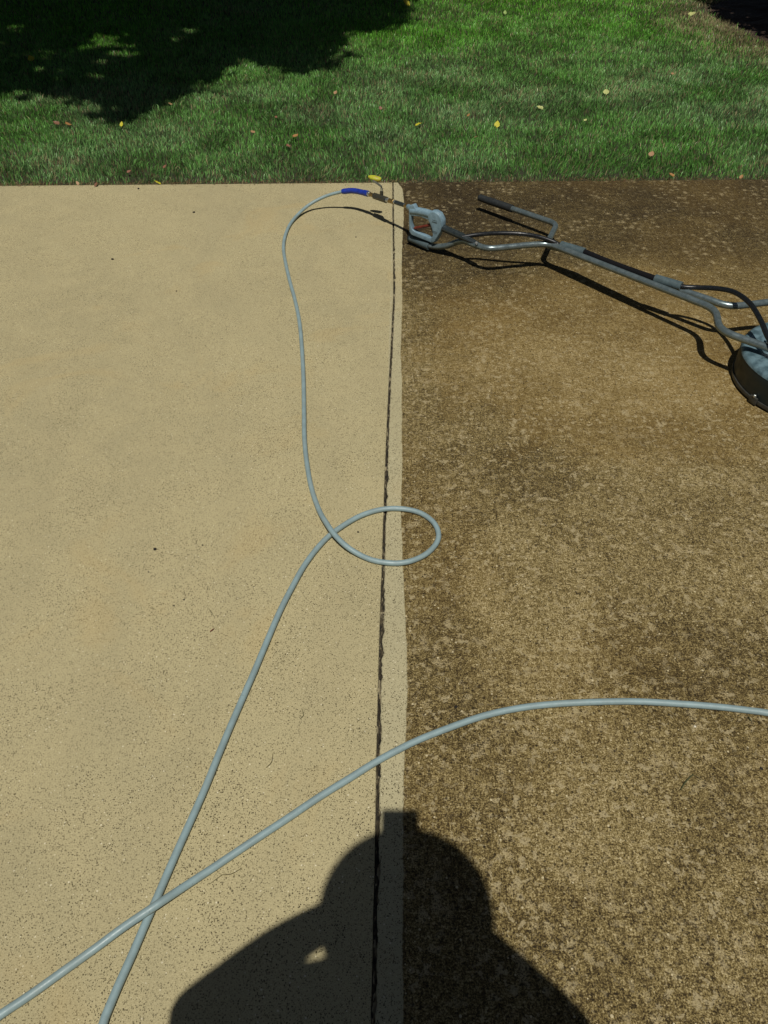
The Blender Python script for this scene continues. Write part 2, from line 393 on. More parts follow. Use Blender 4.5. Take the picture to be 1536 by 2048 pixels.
# ---------------------------------------------------------------- grass blades
def mesh_np(name, V, loops, starts, totals, mat, colr=None, smooth=False):
    me = bpy.data.meshes.new(name); me.vertices.add(len(V)); me.vertices.foreach_set('co', V.astype(np.float32).ravel())
    me.loops.add(len(loops)); me.loops.foreach_set('vertex_index', loops.astype(np.int32))
    me.polygons.add(len(starts)); me.polygons.foreach_set('loop_start', starts.astype(np.int32)); me.polygons.foreach_set('loop_total', totals.astype(np.int32))
    me.update(calc_edges=True)
    if colr is not None:
        a = me.attributes.new('tint', 'FLOAT_COLOR', 'POINT'); a.data.foreach_set('color', colr.astype(np.float32).ravel())
    if smooth: me.polygons.foreach_set('use_smooth', np.ones(len(starts), bool))
    return link(name, me, mat)
def leafmat(name, rough=.5, trans=.35, spec=.4):
    s = NT(name); a = s.n('ShaderNodeAttribute'); a.attribute_name = 'tint'
    s.l(a.outputs['Color'], s.b.inputs['Base Color']); s.b.inputs['Roughness'].default_value = rough; s.b.inputs['Specular IOR Level'].default_value = spec
    tr = s.n('ShaderNodeBsdfTranslucent'); mx = s.n('ShaderNodeMixShader'); mx.inputs[0].default_value = trans
    s.l(a.outputs['Color'], tr.inputs[0]); s.l(s.b.outputs[0], mx.inputs[1]); s.l(tr.outputs[0], mx.inputs[2])
    out = [n for n in s.t.nodes if n.type == 'OUTPUT_MATERIAL'][0]; s.l(mx.outputs[0], out.inputs[0]); return s.m
M['grass'] = leafmat('grass blade', .42, .28, .55)
M['foliage'] = leafmat('tree leaf', .5, .2)

def scatter(n, x0, x1, y0, y1):
    return rng.uniform(x0, x1, n), rng.uniform(y0, y1, n)
def grass(name, bx, by, hh, ww, label):
    n = len(bx)
    pat = vnoise(bx, by, 2.2, 41); pat2 = vnoise(bx, by, 7, 42); pat3 = vnoise(bx, by, .8, 43); cl = vnoise(bx, by, 16, 44)
    dist = by-(E0+ESL*bx)
    fr = np.clip(dist/4.5, 0, 1)
    h = hh*(.55+.6*rng.random(n))*(.86+.28*cl)*(1+.15*fr)*(.75+.25*np.clip(dist/.2, 0, 1))
    w_ = ww*(.6+.8*rng.random(n))*(1+.5*fr)
    # clump-wise lean plus individual scatter
    la = 2*math.pi*vnoise(bx, by, 5, 45)*1.0 + rng.normal(0, 1.1, n)
    lm = h*(.10+.62*rng.random(n)**1.3)
    lx = np.cos(la)*lm + .10*h; ly = np.sin(la)*lm*.8
    # overhanging blades at the edge
    e = np.clip(1-dist/.05, 0, 1); ly = ly - e*h*.35
    phi = rng.uniform(0, math.pi, n); dx = np.cos(phi)*w_/2; dy = np.sin(phi)*w_/2
    z0 = -.030 + .018*np.clip(dist/.25, 0, 1) + .012*(vnoise(bx, by, .9, 31)-.5)*np.clip(dist, 0, 1) - .003
    V = np.zeros((n, 5, 3))
    V[:, 0] = np.stack([bx-dx, by-dy, z0], 1); V[:, 1] = np.stack([bx+dx, by+dy, z0], 1)
    mx_, my_ = bx+lx*.32, by+ly*.32; zm = z0+h*.62
    V[:, 2] = np.stack([mx_+dx*.85, my_+dy*.85, zm], 1); V[:, 3] = np.stack([mx_-dx*.85, my_-dy*.85, zm], 1)
    V[:, 4] = np.stack([bx+lx, by+ly, z0+h*(1.0-.25*lm/h)], 1)
    o = (np.arange(n)*5)[:, None]
    loops = np.concatenate([o+np.array([0, 1, 2, 3]), o+np.array([3, 2, 4])], 1).ravel()
    starts = ((np.arange(n)*7)[:, None]+np.array([0, 4])).ravel(); totals = np.tile([4, 3], n)
    # colour of each blade
    g1 = np.array([.128, .335, .060]); g2 = np.array([.210, .385, .145]); g3 = np.array([.145, .440, .030]); st = np.array([.42, .36, .19]); br = np.array([.15, .10, .05])
    a = np.clip(pat*1.2-.1 + rng.normal(0, .18, n), 0, 1)[:, None]
    C = g1*(1-a)+g2*a
    b = np.clip((fr-.30)*1.2*pat3*1.6, 0, 1)[:, None]; C = C*(1-b)+g3*b
    C = C*(.35+1.35*rng.random(n)**1.3)[:, None]
    dm = np.sqrt((bx-MC.x)**2+(by-MC.y)**2)-MR
    ps = .070 + .22*np.clip(pat2*pat*2.2-.72, 0, 1) + .10*np.clip(1-dist/.5, 0, 1) + .75*np.clip(1-dm/.75, 0, 1)
    ps = ps + .25*np.clip(1-dist/.10, 0, 1); straw = rng.random(n) < ps; C[straw] = st*(.45+.75*rng.random(straw.sum()))[:, None]
    bro = rng.random(n) < (.03+.35*np.clip(1-dist/.12, 0, 1)); C[bro] = br*(.5+rng.random(bro.sum()))[:, None]
    colr = np.ones((n, 5, 4)); colr[:, :, :3] = C[:, None, :]
    ob = mesh_np(name, V.reshape(-1, 3), loops, starts, totals, M['grass'], colr.reshape(-1, 4))
    tag(ob, label, 'grass', kind='stuff'); return ob
def field():
    X, Y = [], []
    for y0, y1, dens in ((4.0, 5.2, 15500), (5.2, 6.6, 12500), (6.6, 8.4, 9000), (8.4, 11.2, 5200)):
        hw = y1*.56+.45; x, y = scatter(int(dens*2*hw*(y1-y0)), -hw, hw, y0, y1); X.append(x); Y.append(y)
    x = np.concatenate(X); y = np.concatenate(Y)
    thin = vnoise(x, y, 12, 51)*.6+vnoise(x, y, 30, 52)*.4
    keep = (y > E0+.018+ESL*x+.035*vnoise(x, x*0, 9, 71)*vnoise(x, x*0+2, 30, 72)*1.6) & (rng.random(len(x)) < np.clip(.35+thin*1.1, 0, 1))
    a = np.arctan2(y-MC.y, x-MC.x); dm = np.sqrt((x-MC.x)**2+(y-MC.y)**2)
    keep &= dm > MR*(1+.05*np.sin(3*a+.6)+.03*np.sin(7*a+1.9))*(.94+.08*rng.random(len(x)))
    x = x[keep]; y = y[keep]
    near = (y-(E0+ESL*x)) < .03
    keep = ~(near & (rng.random(len(x)) < .70)) & ~((y-(E0+ESL*x) < .07) & (rng.random(len(x)) < .35))
    return x[keep], y[keep]
gx, gy = field()
grass('grass', gx, gy, .036, .0031, 'green mown lawn grass with dry straw coloured blades along the driveway')
# sparse longer grass beyond, so a side step still meets lawn
x, y = scatter(90000, -16, 16, 4.1, 24)
k = (y > E0+.02+ESL*x) & ((np.abs(x) > y*.56+.4) | (y > 11.2)); grass('grass', x[k], y[k], .055, .013, 'coarser lawn grass stretching away beyond the near lawn')

# dead clippings and thatch caught along the slab edge, some spilling on to the concrete
def thatch():
    n = 5200; x = rng.uniform(-3.2, 3.4, n); den = vnoise(x, x*0, 6, 81); k = rng.random(n) < .25+den; x = x[k]; n = len(x)
    off = rng.normal(.018, .016, n); off = np.where(rng.random(n) < .05, -rng.random(n)*.05, off); y = E0+.004+ESL*x+off
    on = off < .004; z = np.where(on, .0022, -.022+rng.random(n)*.022)
    L = rng.uniform(.008, .034, n); a = rng.uniform(0, math.pi, n); w_ = rng.uniform(.0010, .0026, n); L = np.where(on, L*.6, L)
    dx = np.cos(a)*L/2; dy = np.sin(a)*L/2*.7; nx = -np.sin(a)*w_/2; ny = np.cos(a)*w_/2; tz = np.where(on, 0, rng.normal(0, .006, n))
    V = np.zeros((n, 4, 3)); V[:, 0] = np.stack([x-dx-nx, y-dy-ny, z], 1); V[:, 1] = np.stack([x+dx-nx, y+dy-ny, z+tz], 1); V[:, 2] = np.stack([x+dx+nx, y+dy+ny, z+tz+.0004], 1); V[:, 3] = np.stack([x-dx+nx, y-dy+ny, z+.0004], 1)
    C = np.array([.20, .145, .07])*(.25+1.1*rng.random(n))[:, None]; r_ = rng.random(n) < .25; C[r_] = np.array([.20, .085, .04])*(.4+.8*rng.random(r_.sum()))[:, None]
    colr = np.ones((n, 4, 4)); colr[:, :, :3] = C[:, None, :]
    tag(mesh_np('thatch', V.reshape(-1, 3), np.arange(4*n), np.arange(n)*4, np.full(n, 4), M['grass'], colr.reshape(-1, 4)), 'brown dead clippings and thatch caught along the driveway edge', 'thatch', kind='stuff')
thatch()

# a longer tuft of brighter grass at the driveway edge
def tuft(px, py, n, hgt, spread, label, green):
    c = at(px, py, -.01); bm = bmesh.new()
    for k in range(n):
        a = random.uniform(0, 2*math.pi); lean = random.uniform(.15, .9); h = hgt*random.uniform(.6, 1); w_ = random.uniform(.0025, .0045)
        b = Vector((c.x+random.uniform(-spread, spread), c.y+random.uniform(-spread*.5, spread*.5), -.02)); d = Vector((math.cos(a), math.sin(a), 0)); sd_ = Vector((-d.y, d.x, 0))
        pr = None
        for j in range(5):
            t = j/4; p = b + d*(h*lean*t*t) + Vector((0, 0, h*t*(1-.25*lean*t))); ww = w_*(1-t)**.6*.5+.0001
            q = (bm.verts.new(p-sd_*ww), bm.verts.new(p+sd_*ww))
            if pr: bm.faces.new((pr[0], pr[1], q[1], q[0]))
            pr = q
    m = simple('tuft green', green, .45, var=.3, vscale=30)
    tag(fin('grass_tuft', bm, m, smooth=False), label, 'grass tuft')
tuft(938, 345, 26, .15, .04, 'tuft of taller bright green blades at the driveway edge above the cleaner handle', (.075, .20, .045))
tuft(790, 352, 18, .07, .05, 'low clump of broad green weed leaves at the end of the joint', (.05, .16, .03))

# ---------------------------------------------------------------- pressure hose
HR = .0076
def hosepts():
    a = [(686, 383, .096), (665, 388, .080), (643, 396, .060), (618, 410, .034), (597, 428, .016), (580, 449, HR), (570, 473, HR), (567, 497, HR), (571, 525, HR), (579, 560, HR), (590, 600, HR), (599, 645, HR), (604, 700, HR), (607, 760, HR), (608, 820, HR), (609, 880, HR), (615, 935, HR), (624, 980, HR), (638, 1020, .013), (652, 1045, .021), (669, 1069, .0235), (690, 1090, .019), (713, 1106, .011), (741, 1119, HR), (770, 1125, HR), (800, 1126, HR), (828, 1120, HR), (855, 1106, HR), (873, 1086, HR), (877, 1067, HR), (868, 1046, HR), (845, 1028, HR), (815, 1019, HR), (780, 1017, HR), (745, 1023, HR), (710, 1037, HR), (668, 1064, HR), (640, 1090, HR), (610, 1129, HR), (584, 1175, HR), (560, 1222, HR), (535, 1280, HR), (510, 1340, HR), (486, 1395, HR), (460, 1455, HR), (435, 1515, HR), (410, 1577, HR), (380, 1645, HR), (350, 1712, HR), (318, 1786, HR), (290, 1850, HR), (262, 1915, HR), (235, 1975, HR), (210, 2035, HR)]
    b = [(0, 2030, HR), (60, 1990, HR), (130, 1940, HR), (190, 1897, HR), (245, 1856, .013), (310, 1812, .0235), (375, 1769, .013), (430, 1733, HR), (500, 1686, HR), (570, 1640, HR), (640, 1593, HR), (700, 1556, HR), (760, 1519, HR), (830, 1483, HR), (900, 1455, HR), (970, 1431, HR), (1040, 1416, HR), (1110, 1408, HR), (1190, 1404, HR), (1270, 1403, HR), (1350, 1407, HR), (1430, 1413, HR), (1500, 1421, HR), (1536, 1426, HR), (1600, 1440, HR)]
    A = [at(*p) for p in a]; B = [at(*p) for p in b]
    e0 = A[-1]+(A[-1]-A[-2])*2.0
    loop = [e0, Vector((-.66, .02, HR)), Vector((-.80, -.22, HR)), Vector((-1.15, -.26, HR)), Vector((-1.34, -.02, HR)), Vector((-1.20, .22, HR)), Vector((-.92, .30, HR))]
    loop[-1] = B[0]-(B[1]-B[0])*3.2
    e = B[-1]; tail = [e+Vector((.35, -.12, 0)), e+Vector((.9, -.42, 0)), e+Vector((1.5, -.9, 0)), e+Vector((2.4, -1.3, 0))]
    return A+loop+B+tail
hose = empty('pressure_hose', at(686, 383, 0))
tag(hose, 'long grey hose looped and crossing itself on the concrete, blue cuff at its far end', 'hose')
hp = catmull(hosepts(), 6); tube('hose_body', hp, HR, M['hose'], hose, 16)
A = lambda x, y, z: at(x, y, z)
c0, c1 = A(684, 383, .095), A(728, 385.5, .110); cm = A(706, 381.5, .105)
bm = bmesh.new(); pts = catmull([c0, cm, c1], 6); n = len(pts); sweep(bm, pts, [.0105]+[.0130]*(n-2)+[.0118], 18); fin('cuff', bm, M['blue'], hose)
def seg(name, p, q, r, mat, par, sides=18):
    p, q = Vector(p), Vector(q); t = (q-p).normalized()*.0012
    bm = bmesh.new(); sweep(bm, [p, p+t, q-t, q], [r*.88, r, r, r*.88], sides); return fin(name, bm, mat, par)
st = [A(728, 385.5, .110), A(736, 387.5, .113), A(740, 388.5, .115), A(750, 392, .118), A(773, 400, .126), A(778, 401, .128), A(788, 404, .132), A(791, 404.5, .133), A(810, 411, .140), A(819, 414.5, .143)]
seg('collar', st[0], st[1], .0140, M['blue'], hose); seg('ferrule', st[1], st[2], .0115, M['zinc'], hose)
seg('coupling', st[2], st[3], .0105, M['brass'], hose, 6)
vb = empty_valve = seg('valve_body', st[3]+(st[3]-st[4])*.06, st[4], .0150, M['valve'], hose, 8)
bm = bmesh.new(); vm = (st[3]+st[4])/2 + Vector((.004, .0, 0)); sweep(bm, [vm, vm+Vector((0, .002, .030))], .0085, 12); fin('stem', bm, M['valve'], vb)
lv = [vm+Vector((0, .003, .030)), vm+Vector((-.002, .010, .038)), A(764, 374, .172), A(755, 367, .182), A(745, 361, .190)]
bm = bmesh.new(); pv = None
for k, p in enumerate(filletpath(lv, .01, 4)):
    d = Vector((.35, .9, .25)).normalized()*(.0062)
    q = [bm.verts.new(p-d+Vector((0, 0, z))) for z in (-.0012, .0012)] + [bm.verts.new(p+d+Vector((0, 0, z))) for z in (.0012, -.0012)]
    if pv:
        for j in range(4): bm.faces.new((pv[j], pv[(j+1) % 4], q[(j+1) % 4], q[j]))
    else: bm.faces.new(q)
    pv = q
bm.faces.new(pv[::-1]); lever = fin('lever', bm, M['lever'], hose)
bm = bmesh.new(); g0, g1_ = A(762, 360, .188), A(737, 353, .196)
sweep(bm, [g0, g0.lerp(g1_, .12), g0.lerp(g1_, .5), g0.lerp(g1_, .85), g1_], [.007, .0150, .0165, .012, .006], 12)
for v_ in bm.verts:   # flatten into a vinyl covered blade
    pr_ = g0.lerp(g1_, max(0, min(1, (v_.co-g0).dot(g1_-g0)/(g1_-g0).length_squared))); v_.co.z = pr_.z + (v_.co.z-pr_.z)*.75
lg = fin('lever_grip', bm, M['yellow'], lever)
bm = bmesh.new(); t0 = vm+Vector((0, .003, .033)); sweep(bm, [t0, t0+Vector((0, 0, .012))], .0062, 6); fin('lever_nut', bm, M['zinc'], lever)
seg('ferrule', st[4], st[5], .0105, M['zinc'], hose); seg('coupling', st[5], st[6], .0115, M['brass'], hose, 6)
seg('ferrule', st[6], st[7], .0095, M['zinc'], hose); seg('nipple', st[7], st[8], .0095, M['darksteel'], hose); seg('coupling', st[8], st[9], .0108, M['brass'], hose, 6)

# ---------------------------------------------------------------- surface cleaner
DC = Vector((1.486, 2.275, 0))
sc = empty('surface_cleaner', DC)
tag(sc, 'grey tubular pressure washer surface cleaner with round deck lying on the dirty concrete', 'surface cleaner')
TR = .0128
pa = [A(823, 476, .030), A(858, 492, .026), A(888, 494, .040), A(925, 480, .098), A(947, 489, .110), A(976, 498, .116), A(1061, 489.5, .116), A(1098, 487.5, .116), A(1431, 618, .150), A(1439, 661, .153), A(1545, 699, .158)]
pa.append(pa[-1]+(pa[-1]-pa[-2])*1.1)
tube('frame_tube', filletpath(pa, .055, 8), TR, M['steel'], sc, 18)
# second tube: grip end, short cross piece, long run beside the first, then round the far side
run0, run1 = A(1096, 487.5, .116), A(1431, 618, .150)
dirr = (run1-run0).normalized(); nb = Vector((-dirr.y, dirr.x, 0)).normalized()
q0 = run0+nb*.010-Vector((0, 0, .027)); q1 = run1+nb*.012-Vector((0, 0, .018))
pb = [A(960, 395.5, .066), A(1114, 448, .078), A(1101, 482, .086), q0+dirr*.02, q0.lerp(q1, .5), A(1410, 592, .135), A(1466, 612, .135), A(1545, 602, .140)]
pb[3] = A(1095, 500, .088); pb[3] = run0 + dirr*(-.015) - Vector((0, 0, .030)) - nb*.005
pb = [A(960, 395.5, .066), A(1114, 448, .078), run0-dirr*.03+nb*.026-Vector((0, 0, .024)), run0+dirr*.05+nb*.0245-Vector((0, 0, .0120)), run0.lerp(run1, .55)+nb*.0245-Vector((0, 0, .0105)), A(1395, 591, .140), A(1458, 614, .140), A(1548, 603, .140)]
pb += [pb[-1]+Vector((.25, -.03, 0)), pb[-1]+Vector((.40, -.16, 0))]
tube('frame_tube', filletpath(pb, .05, 8), TR, M['steel'], sc, 18)
# grip
gd = (pb[1]-pb[0]).normalized(); ga, gb = pb[0]-gd*.006, pb[0]+gd*.205
bm = bmesh.new(); N = 40; pts = [ga.lerp(gb, k/N) for k in range(N+1)]
rad = [.0165 + (.0012 if (k % 2 and k > 12) else 0) for k in range(N+1)]; rad[0] = .0130; rad[1] = .0165; rad[-1] = .0175; rad[-2] = .0180
sweep(bm, pts, rad, 18); gr = fin('handle_grip', bm, M['grip'], sc)
# hose guides
def guide(x0, y0, x1, y1, z):
    a_, b_ = A(x0, y0, z), A(x1, y1, z+.004); bm = bmesh.new(); pipe_hollow(bm, a_, b_, .0175, .0145); return a_, b_, fin('hose_guide', bm, M['sleeve'], sc)
ga0, gb0, o = guide(1122, 490.5, 1169, 504.5, .124); ga1, gb1, o = guide(1310, 557.5, 1363, 573, .150)
# gun end black clamp / foot
ea, eb = pa[0], pa[1]; ed = (eb-ea).normalized()
bm = bmesh.new(); pipe_hollow(bm, ea-ed*.004, eb+ed*.004, .0185, .013); fin('end_sleeve', bm, M['sleeve'], sc)
bm = bmesh.new(); sweep(bm, [ea-ed*.012+Vector((0, 0, -.004)), ea-ed*.002+Vector((0, 0, -.004))], [.019, .021], 16); fin('end_plug', bm, M['black'], sc)
# black hose from gun along the frame and down to the deck
h1 = [A(925, 474, .125), A(962, 468.5, .140), A(1000, 466.5, .155), A(1045, 468, .160), A(1082, 475, .146), A(1108, 484, .132), ga0, gb0]
tube('gun_hose', catmull(h1, 8), .0088, M['blackhose'], sc)
h2 = [ga0.lerp(gb0, .5), gb0, gb0.lerp(ga1, .33)-Vector((0, 0, .003)), gb0.lerp(ga1, .66)-Vector((0, 0, .003)), ga1, ga1.lerp(gb1, .5)]
tube('braided_hose', catmull(h2, 8), .0125, M['braid'], sc)
h3 = [ga1.lerp(gb1, .3), gb1, A(1395, 575, .160), A(1435, 577, .178), A(1470, 585, .192), A(1500, 607, .198), A(1522, 642, .195), A(1537, 676, .185), A(1556, 694, .175), DC+Vector((-.05, .0, .168)), DC+Vector((0, .0, .165))]
tube('deck_hose', catmull(h3, 8), .0090, M['blackhose'], sc)
# trigger gun on a vertical plane through the end sleeve
G0 = A(842, 486, .030); gx_ = Vector((.80, -.60, 0)).normalized(); gn = Vector((-.60, -.80, 0)).normalized()   # normal towards camera
def onplane(zx, zy, off=0.):
    x, y = 800+zx/9.6, 380+zy/9.6; d = ray(x, y); C0 = Vector((0, 0, CH)); n_ = gn
    t = (G0+gn*off-C0).dot(n_)/d.dot(n_); return C0+d*t
outer = [(208, 285), (285, 262), (330, 352), (470, 372), (575, 418), (640, 385), (705, 388), (790, 440), (845, 560), (850, 660), (830, 760), (812, 800), (775, 880), (705, 985), (645, 1012), (590, 985), (250, 850), (205, 790), (195, 600), (196, 420)]
inner = [(240, 480), (420, 500), (560, 560), (600, 640), (640, 740), (655, 840), (640, 890), (600, 905), (320, 790), (262, 745), (236, 640)]
bm = bmesh.new(); HT = .0115
def loopv(pts, off):
    return [bm.verts.new(onplane(px, py)+gn*off) for px, py in pts]
of, ob_ = loopv(outer, HT), loopv(outer, -HT); inf, inb = loopv(inner, HT), loopv(inner, -HT)
def ring_edges(vs): return [bm.edges.new((vs[i], vs[(i+1) % len(vs)])) for i in range(len(vs))]
for a_, b_ in ((of, inf), (ob_, inb)):
    es = ring_edges(a_)+ring_edges(b_); bmesh.ops.triangle_fill(bm, edges=es, use_beauty=True)
for a_, b_ in ((of, ob_), (inf, inb)):
    for i in range(len(a_)): bm.faces.new((a_[i], a_[(i+1) % len(a_)], b_[(i+1) % len(b_)], b_[i]))
bmesh.ops.recalc_face_normals(bm, faces=bm.faces[:])
shp = [e for e in bm.edges if len(e.link_faces) == 2 and e.calc_face_angle(0) > R(60)]
bmesh.ops.bevel(bm, geom=shp, offset=.0032, segments=3, affect='EDGES', profile=.5)
gun = fin('trigger_gun', bm, M['gunplastic'], sc, True)
# fuller body half
bm = bmesh.new(); body = [(590, 425), (645, 392), (700, 395), (780, 445), (838, 560), (842, 655), (822, 770), (760, 880), (700, 975), (650, 1000), (640, 930), (668, 850), (655, 740), (625, 650), (585, 570), (572, 490)]
bf = loopv(body, HT+.006); bb = loopv(body, -HT-.006); bm.faces.new(bf); bm.faces.new(bb[::-1])
for i in range(len(bf)): bm.faces.new((bf[i], bf[(i+1) % len(bf)], bb[(i+1) % len(bb)], bb[i]))
bmesh.ops.recalc_face_normals(bm, faces=bm.faces[:])
bmesh.ops.bevel(bm, geom=[e for e in bm.edges if e.calc_face_angle(0) > R(60)], offset=.004, segments=3, affect='EDGES', profile=.5)
fin('gun_housing', bm, M['gunplastic'], gun)
# moulded grooves (dark ribs)
for zy in (545, 575, 590, 760, 785):
    bm = bmesh.new(); a_, b_ = onplane(660, zy, 0)+gn*(HT+.0062), onplane(755, zy+28, 0)+gn*(HT+.0062); sweep(bm, [a_, b_], .0006, 6)
    fin('housing_rib', bm, M['darksteel'], gun)
# upper grip barrel, round
b0_, b1_ = onplane(225, 395), onplane(600, 470); bm = bmesh.new()
sweep(bm, catmull([b0_, b0_.lerp(b1_, .3)+Vector((0, 0, .003)), b0_.lerp(b1_, .7)+Vector((0, 0, .003)), b1_], 5), .0165, 18); fin('gun_barrel', bm, M['gunplastic'], gun)
seg('inlet', st[9]+(st[9]-st[8])*-.2, b0_+(b1_-b0_).normalized()*.006, .0125, M['gunplastic'], gun)
t0, t1, t2 = onplane(268, 735), onplane(440, 705), onplane(610, 668)
bm = bmesh.new(); sweep(bm, catmull([t0, t1, t2], 5), [.004]+[.0068]*9+[.005], 10); tg = fin('trigger', bm, M['red'], gun)
bm = bmesh.new(); sweep(bm, catmull([t2, onplane(600, 720), onplane(645, 850)], 5), .0025, 8); fin('trigger_rod', bm, M['black'], gun)
# black outlet tube with pinched end
o0, o1 = onplane(835, 730), A(958, 488, .118)
bm = bmesh.new(); NN = 12; pts = [o0.lerp(o1, k/NN) for k in range(NN+1)]; rr2 = [.0150]*8+[.0150, .0145, .0135, .012, .010]
rg = sweep(bm, pts, rr2, 18)
for k, r_ in enumerate(rg):
    sq = 1-.72*max(0, (k-6)/(NN-6))
    for v_ in r_:
        d = v_.co-pts[k]; v_.co = pts[k]+Vector((d.x*(1.0+.15*(1-sq)), d.y*(1.0+.15*(1-sq)), d.z*sq))
fin('outlet_tube', bm, M['darksteel'], sc)
bm = bmesh.new(); sweep(bm, [A(953, 486, .118), A(953, 486, .131)], .007, 6); fin('bolt', bm, M['zinc'], sc)
# deck
bm = bmesh.new(); lathe(bm, [(.262, .012), (.262, .020), (.2625, .048), (.2635, .085), (.2630, .104), (.2590, .1120), (.250, .1150), (.24, .114)], DC, 96)
sk = fin('deck_skirt', bm, M['skirt'], sc)
bm = bmesh.new(); lathe(bm, [(.2640, .1040), (.2625, .1115), (.2560, .1185), (.245, .1225), (.21, .1250), (.207, .1215), (.130, .1230), (.126, .131), (.07, .136), (0, .138)], DC, 96)
dt = fin('deck_top', bm, M['decktop'], sc)
bm = bmesh.new(); lathe(bm, [(.2615, .008), (.2665, .008), (.2675, .014), (.2665, .0205), (.2612, .0205)], DC, 96); rb = fin('rim_band', bm, M['rim'], sc)
bm = bmesh.new(); lathe(bm, [(.255, .0005), (.259, .0005), (.259, .012), (.255, .012)], DC, 96); fin('rim_brush', bm, M['black'], sc)
for ang in (204, 84, 324):
    d = Vector((math.cos(R(ang)), math.sin(R(ang)), 0)); rot = Matrix.Rotation(R(ang), 3, 'Z')
    bm = bmesh.new(); box(bm, DC+d*.270+Vector((0, 0, .018)), (.008, .030, .026), rot, .0015); cl_ = fin('band_clip', bm, M['rim'], sc)
    bm = bmesh.new(); p = DC+d*.270+Vector((0, 0, .034)); bmesh.ops.create_uvsphere(bm, u_segments=12, v_segments=8, radius=.0062, matrix=Matrix.Translation(p)); fin('clip_bolt', bm, M['zinc'], cl_)
bm = bmesh.new(); lathe(bm, [(.045, .137), (.045, .150), (.030, .154), (.026, .178), (.018, .182), (0, .182)], DC, 32); fin('swivel', bm, M['zinc'], sc)
bm = bmesh.new(); box(bm, A(1543, 683, .142), (.030, .045, .035), Matrix.Rotation(R(-25), 3, 'Z'), .003); fin('bracket', bm, M['zinc'], sc)
bm = bmesh.new(); box(bm, DC+Vector((.07, .035, .150)), (.040, .030, .040), None, .003); fin('bracket', bm, M['zinc'], sc)

# ---------------------------------------------------------------- fallen leaves
LM = {}
def leafm(c):
    if c not in LM: LM[c] = simple('fallen leaf', c, .6, var=.35, vscale=90)
    return LM[c]
Y_, P_, O_, RD, TN, BR, GR = (.55, .50, .03), (.50, .52, .20), (.36, .18, .06), (.26, .11, .07), (.38, .22, .11), (.20, .09, .05), (.30, .42, .12)
leaves = [
 (62, 117, Y_, .050, 'yellow fallen leaf on the shaded left part of the lawn'),
 (113, 246, BR, .055, 'dull brown leaf beside an orange one on the left lawn'),
 (136, 248, O_, .050, 'orange leaf lying right of a brown one on the left lawn'),
 (243, 248, Y_, .030, 'narrow yellow leaf upright just below the shadow tip'),
 (340, 207, TN, .045, 'tan leaf close under the edge of the tree shadow'),
 (671, 185, TN, .040, 'narrow straw yellow leaf high on the lawn, left of the middle'),
 (761, 216, RD, .032, 'small red leaf on the lawn above the yellow valve lever'),
 (838, 248, Y_, .042, 'bright yellow leaf on the lawn above the trigger gun'),
 (937, 230, O_, .032, 'small orange red leaf between two yellow leaves'),
 (994, 248, Y_, .040, 'yellow leaf with folded edge right of the small orange red leaf'),
 (1080, 215, P_, .040, 'cream coloured leaf in the middle of the right lawn'),
 (1212, 184, P_, .048, 'largest pale yellow leaf, high on the right lawn'),
 (1171, 240, P_, .020, 'tiny whitish leaf fragment on the right lawn'),
 (812, 5, Y_, .075, 'golden yellow leaf at the very top of the lawn'),
 (1010, 25, GR, .060, 'pale green leaf far up the lawn'),
 (1385, 27, P_, .065, 'whitish leaf near the mulch bed'),
 (315, 365, Y_, .034, 'yellow and orange leaf on the left driveway edge'),
 (193, 369, BR, .036, 'reddish brown leaf flat on the left driveway edge'),
 (155, 366, TN, .030, 'little tan leaf at the far left driveway edge'),
 (258, 343, RD, .030, 'dark red leaf in the grass left of the yellow edge leaf'),
 (330, 333, RD, .032, 'pinkish red leaf in the grass above the yellow edge leaf'),
 (552, 234, RD, .034, 'pink leaf on the lawn above the brown thatch patch'),
 (505, 263, TN, .036, 'faded tan leaf left of the brown thatch patch'),
 (592, 272, O_, .045, 'orange brown leaf on the brown thatch patch'),
 (576, 291, RD, .036, 'reddish leaf just below the orange brown thatch leaf'),
 (952, 274, RD, .028, 'tiny red leaf below the yellow leaf above the cleaner'),
 (1303, 307, TN, .046, 'pinkish tan leaf near the right driveway edge'),
 (1343, 350, O_, .042, 'orange leaf at the right driveway edge'),
 (1483, 353, O_, .034, 'small orange leaf at the far right driveway edge'),
 (1345, 147, TN, .040, 'pale brown leaf on the upper right lawn'),
]
def leafmesh(seed):
    rr_ = random.Random(seed); bm = bmesh.new(); n = 9; wv = rr_.uniform(.32, .5); cur = rr_.uniform(-.25, .35); fold = rr_.uniform(.05, .35); tw = rr_.uniform(-.3, .3); rows_ = []
    for i in range(n):
        t = i/(n-1); hw_ = wv*math.sin(math.pi*min(1, t**.8*1.0))**.8*(1-.25*t) if 0 < i < n-1 else .01
        hw_ *= 1+.10*math.sin(i*2.7+seed)
        y = t-.5; z = cur*(y*y)*1.2
        rows_.append([bm.verts.new((s_*hw_+tw*y*y, y, z+abs(s_)*hw_*fold+.03*math.sin(i*1.9+s_*2))) for s_ in (-1, -.5, 0, .5, 1)])
    for a_, b_ in zip(rows_, rows_[1:]):
        for k in range(4): bm.faces.new((a_[k], a_[k+1], b_[k+1], b_[k]))
    p = [bm.verts.new(v_) for v_ in ((-.012, -.5, 0), (.012, -.5, 0), (.02, -.74, .05), (.0, -.74, .05))]; bm.faces.new(p)
    me = bpy.data.meshes.new('fallen_leaf'); bm.to_mesh(me); bm.free(); return me
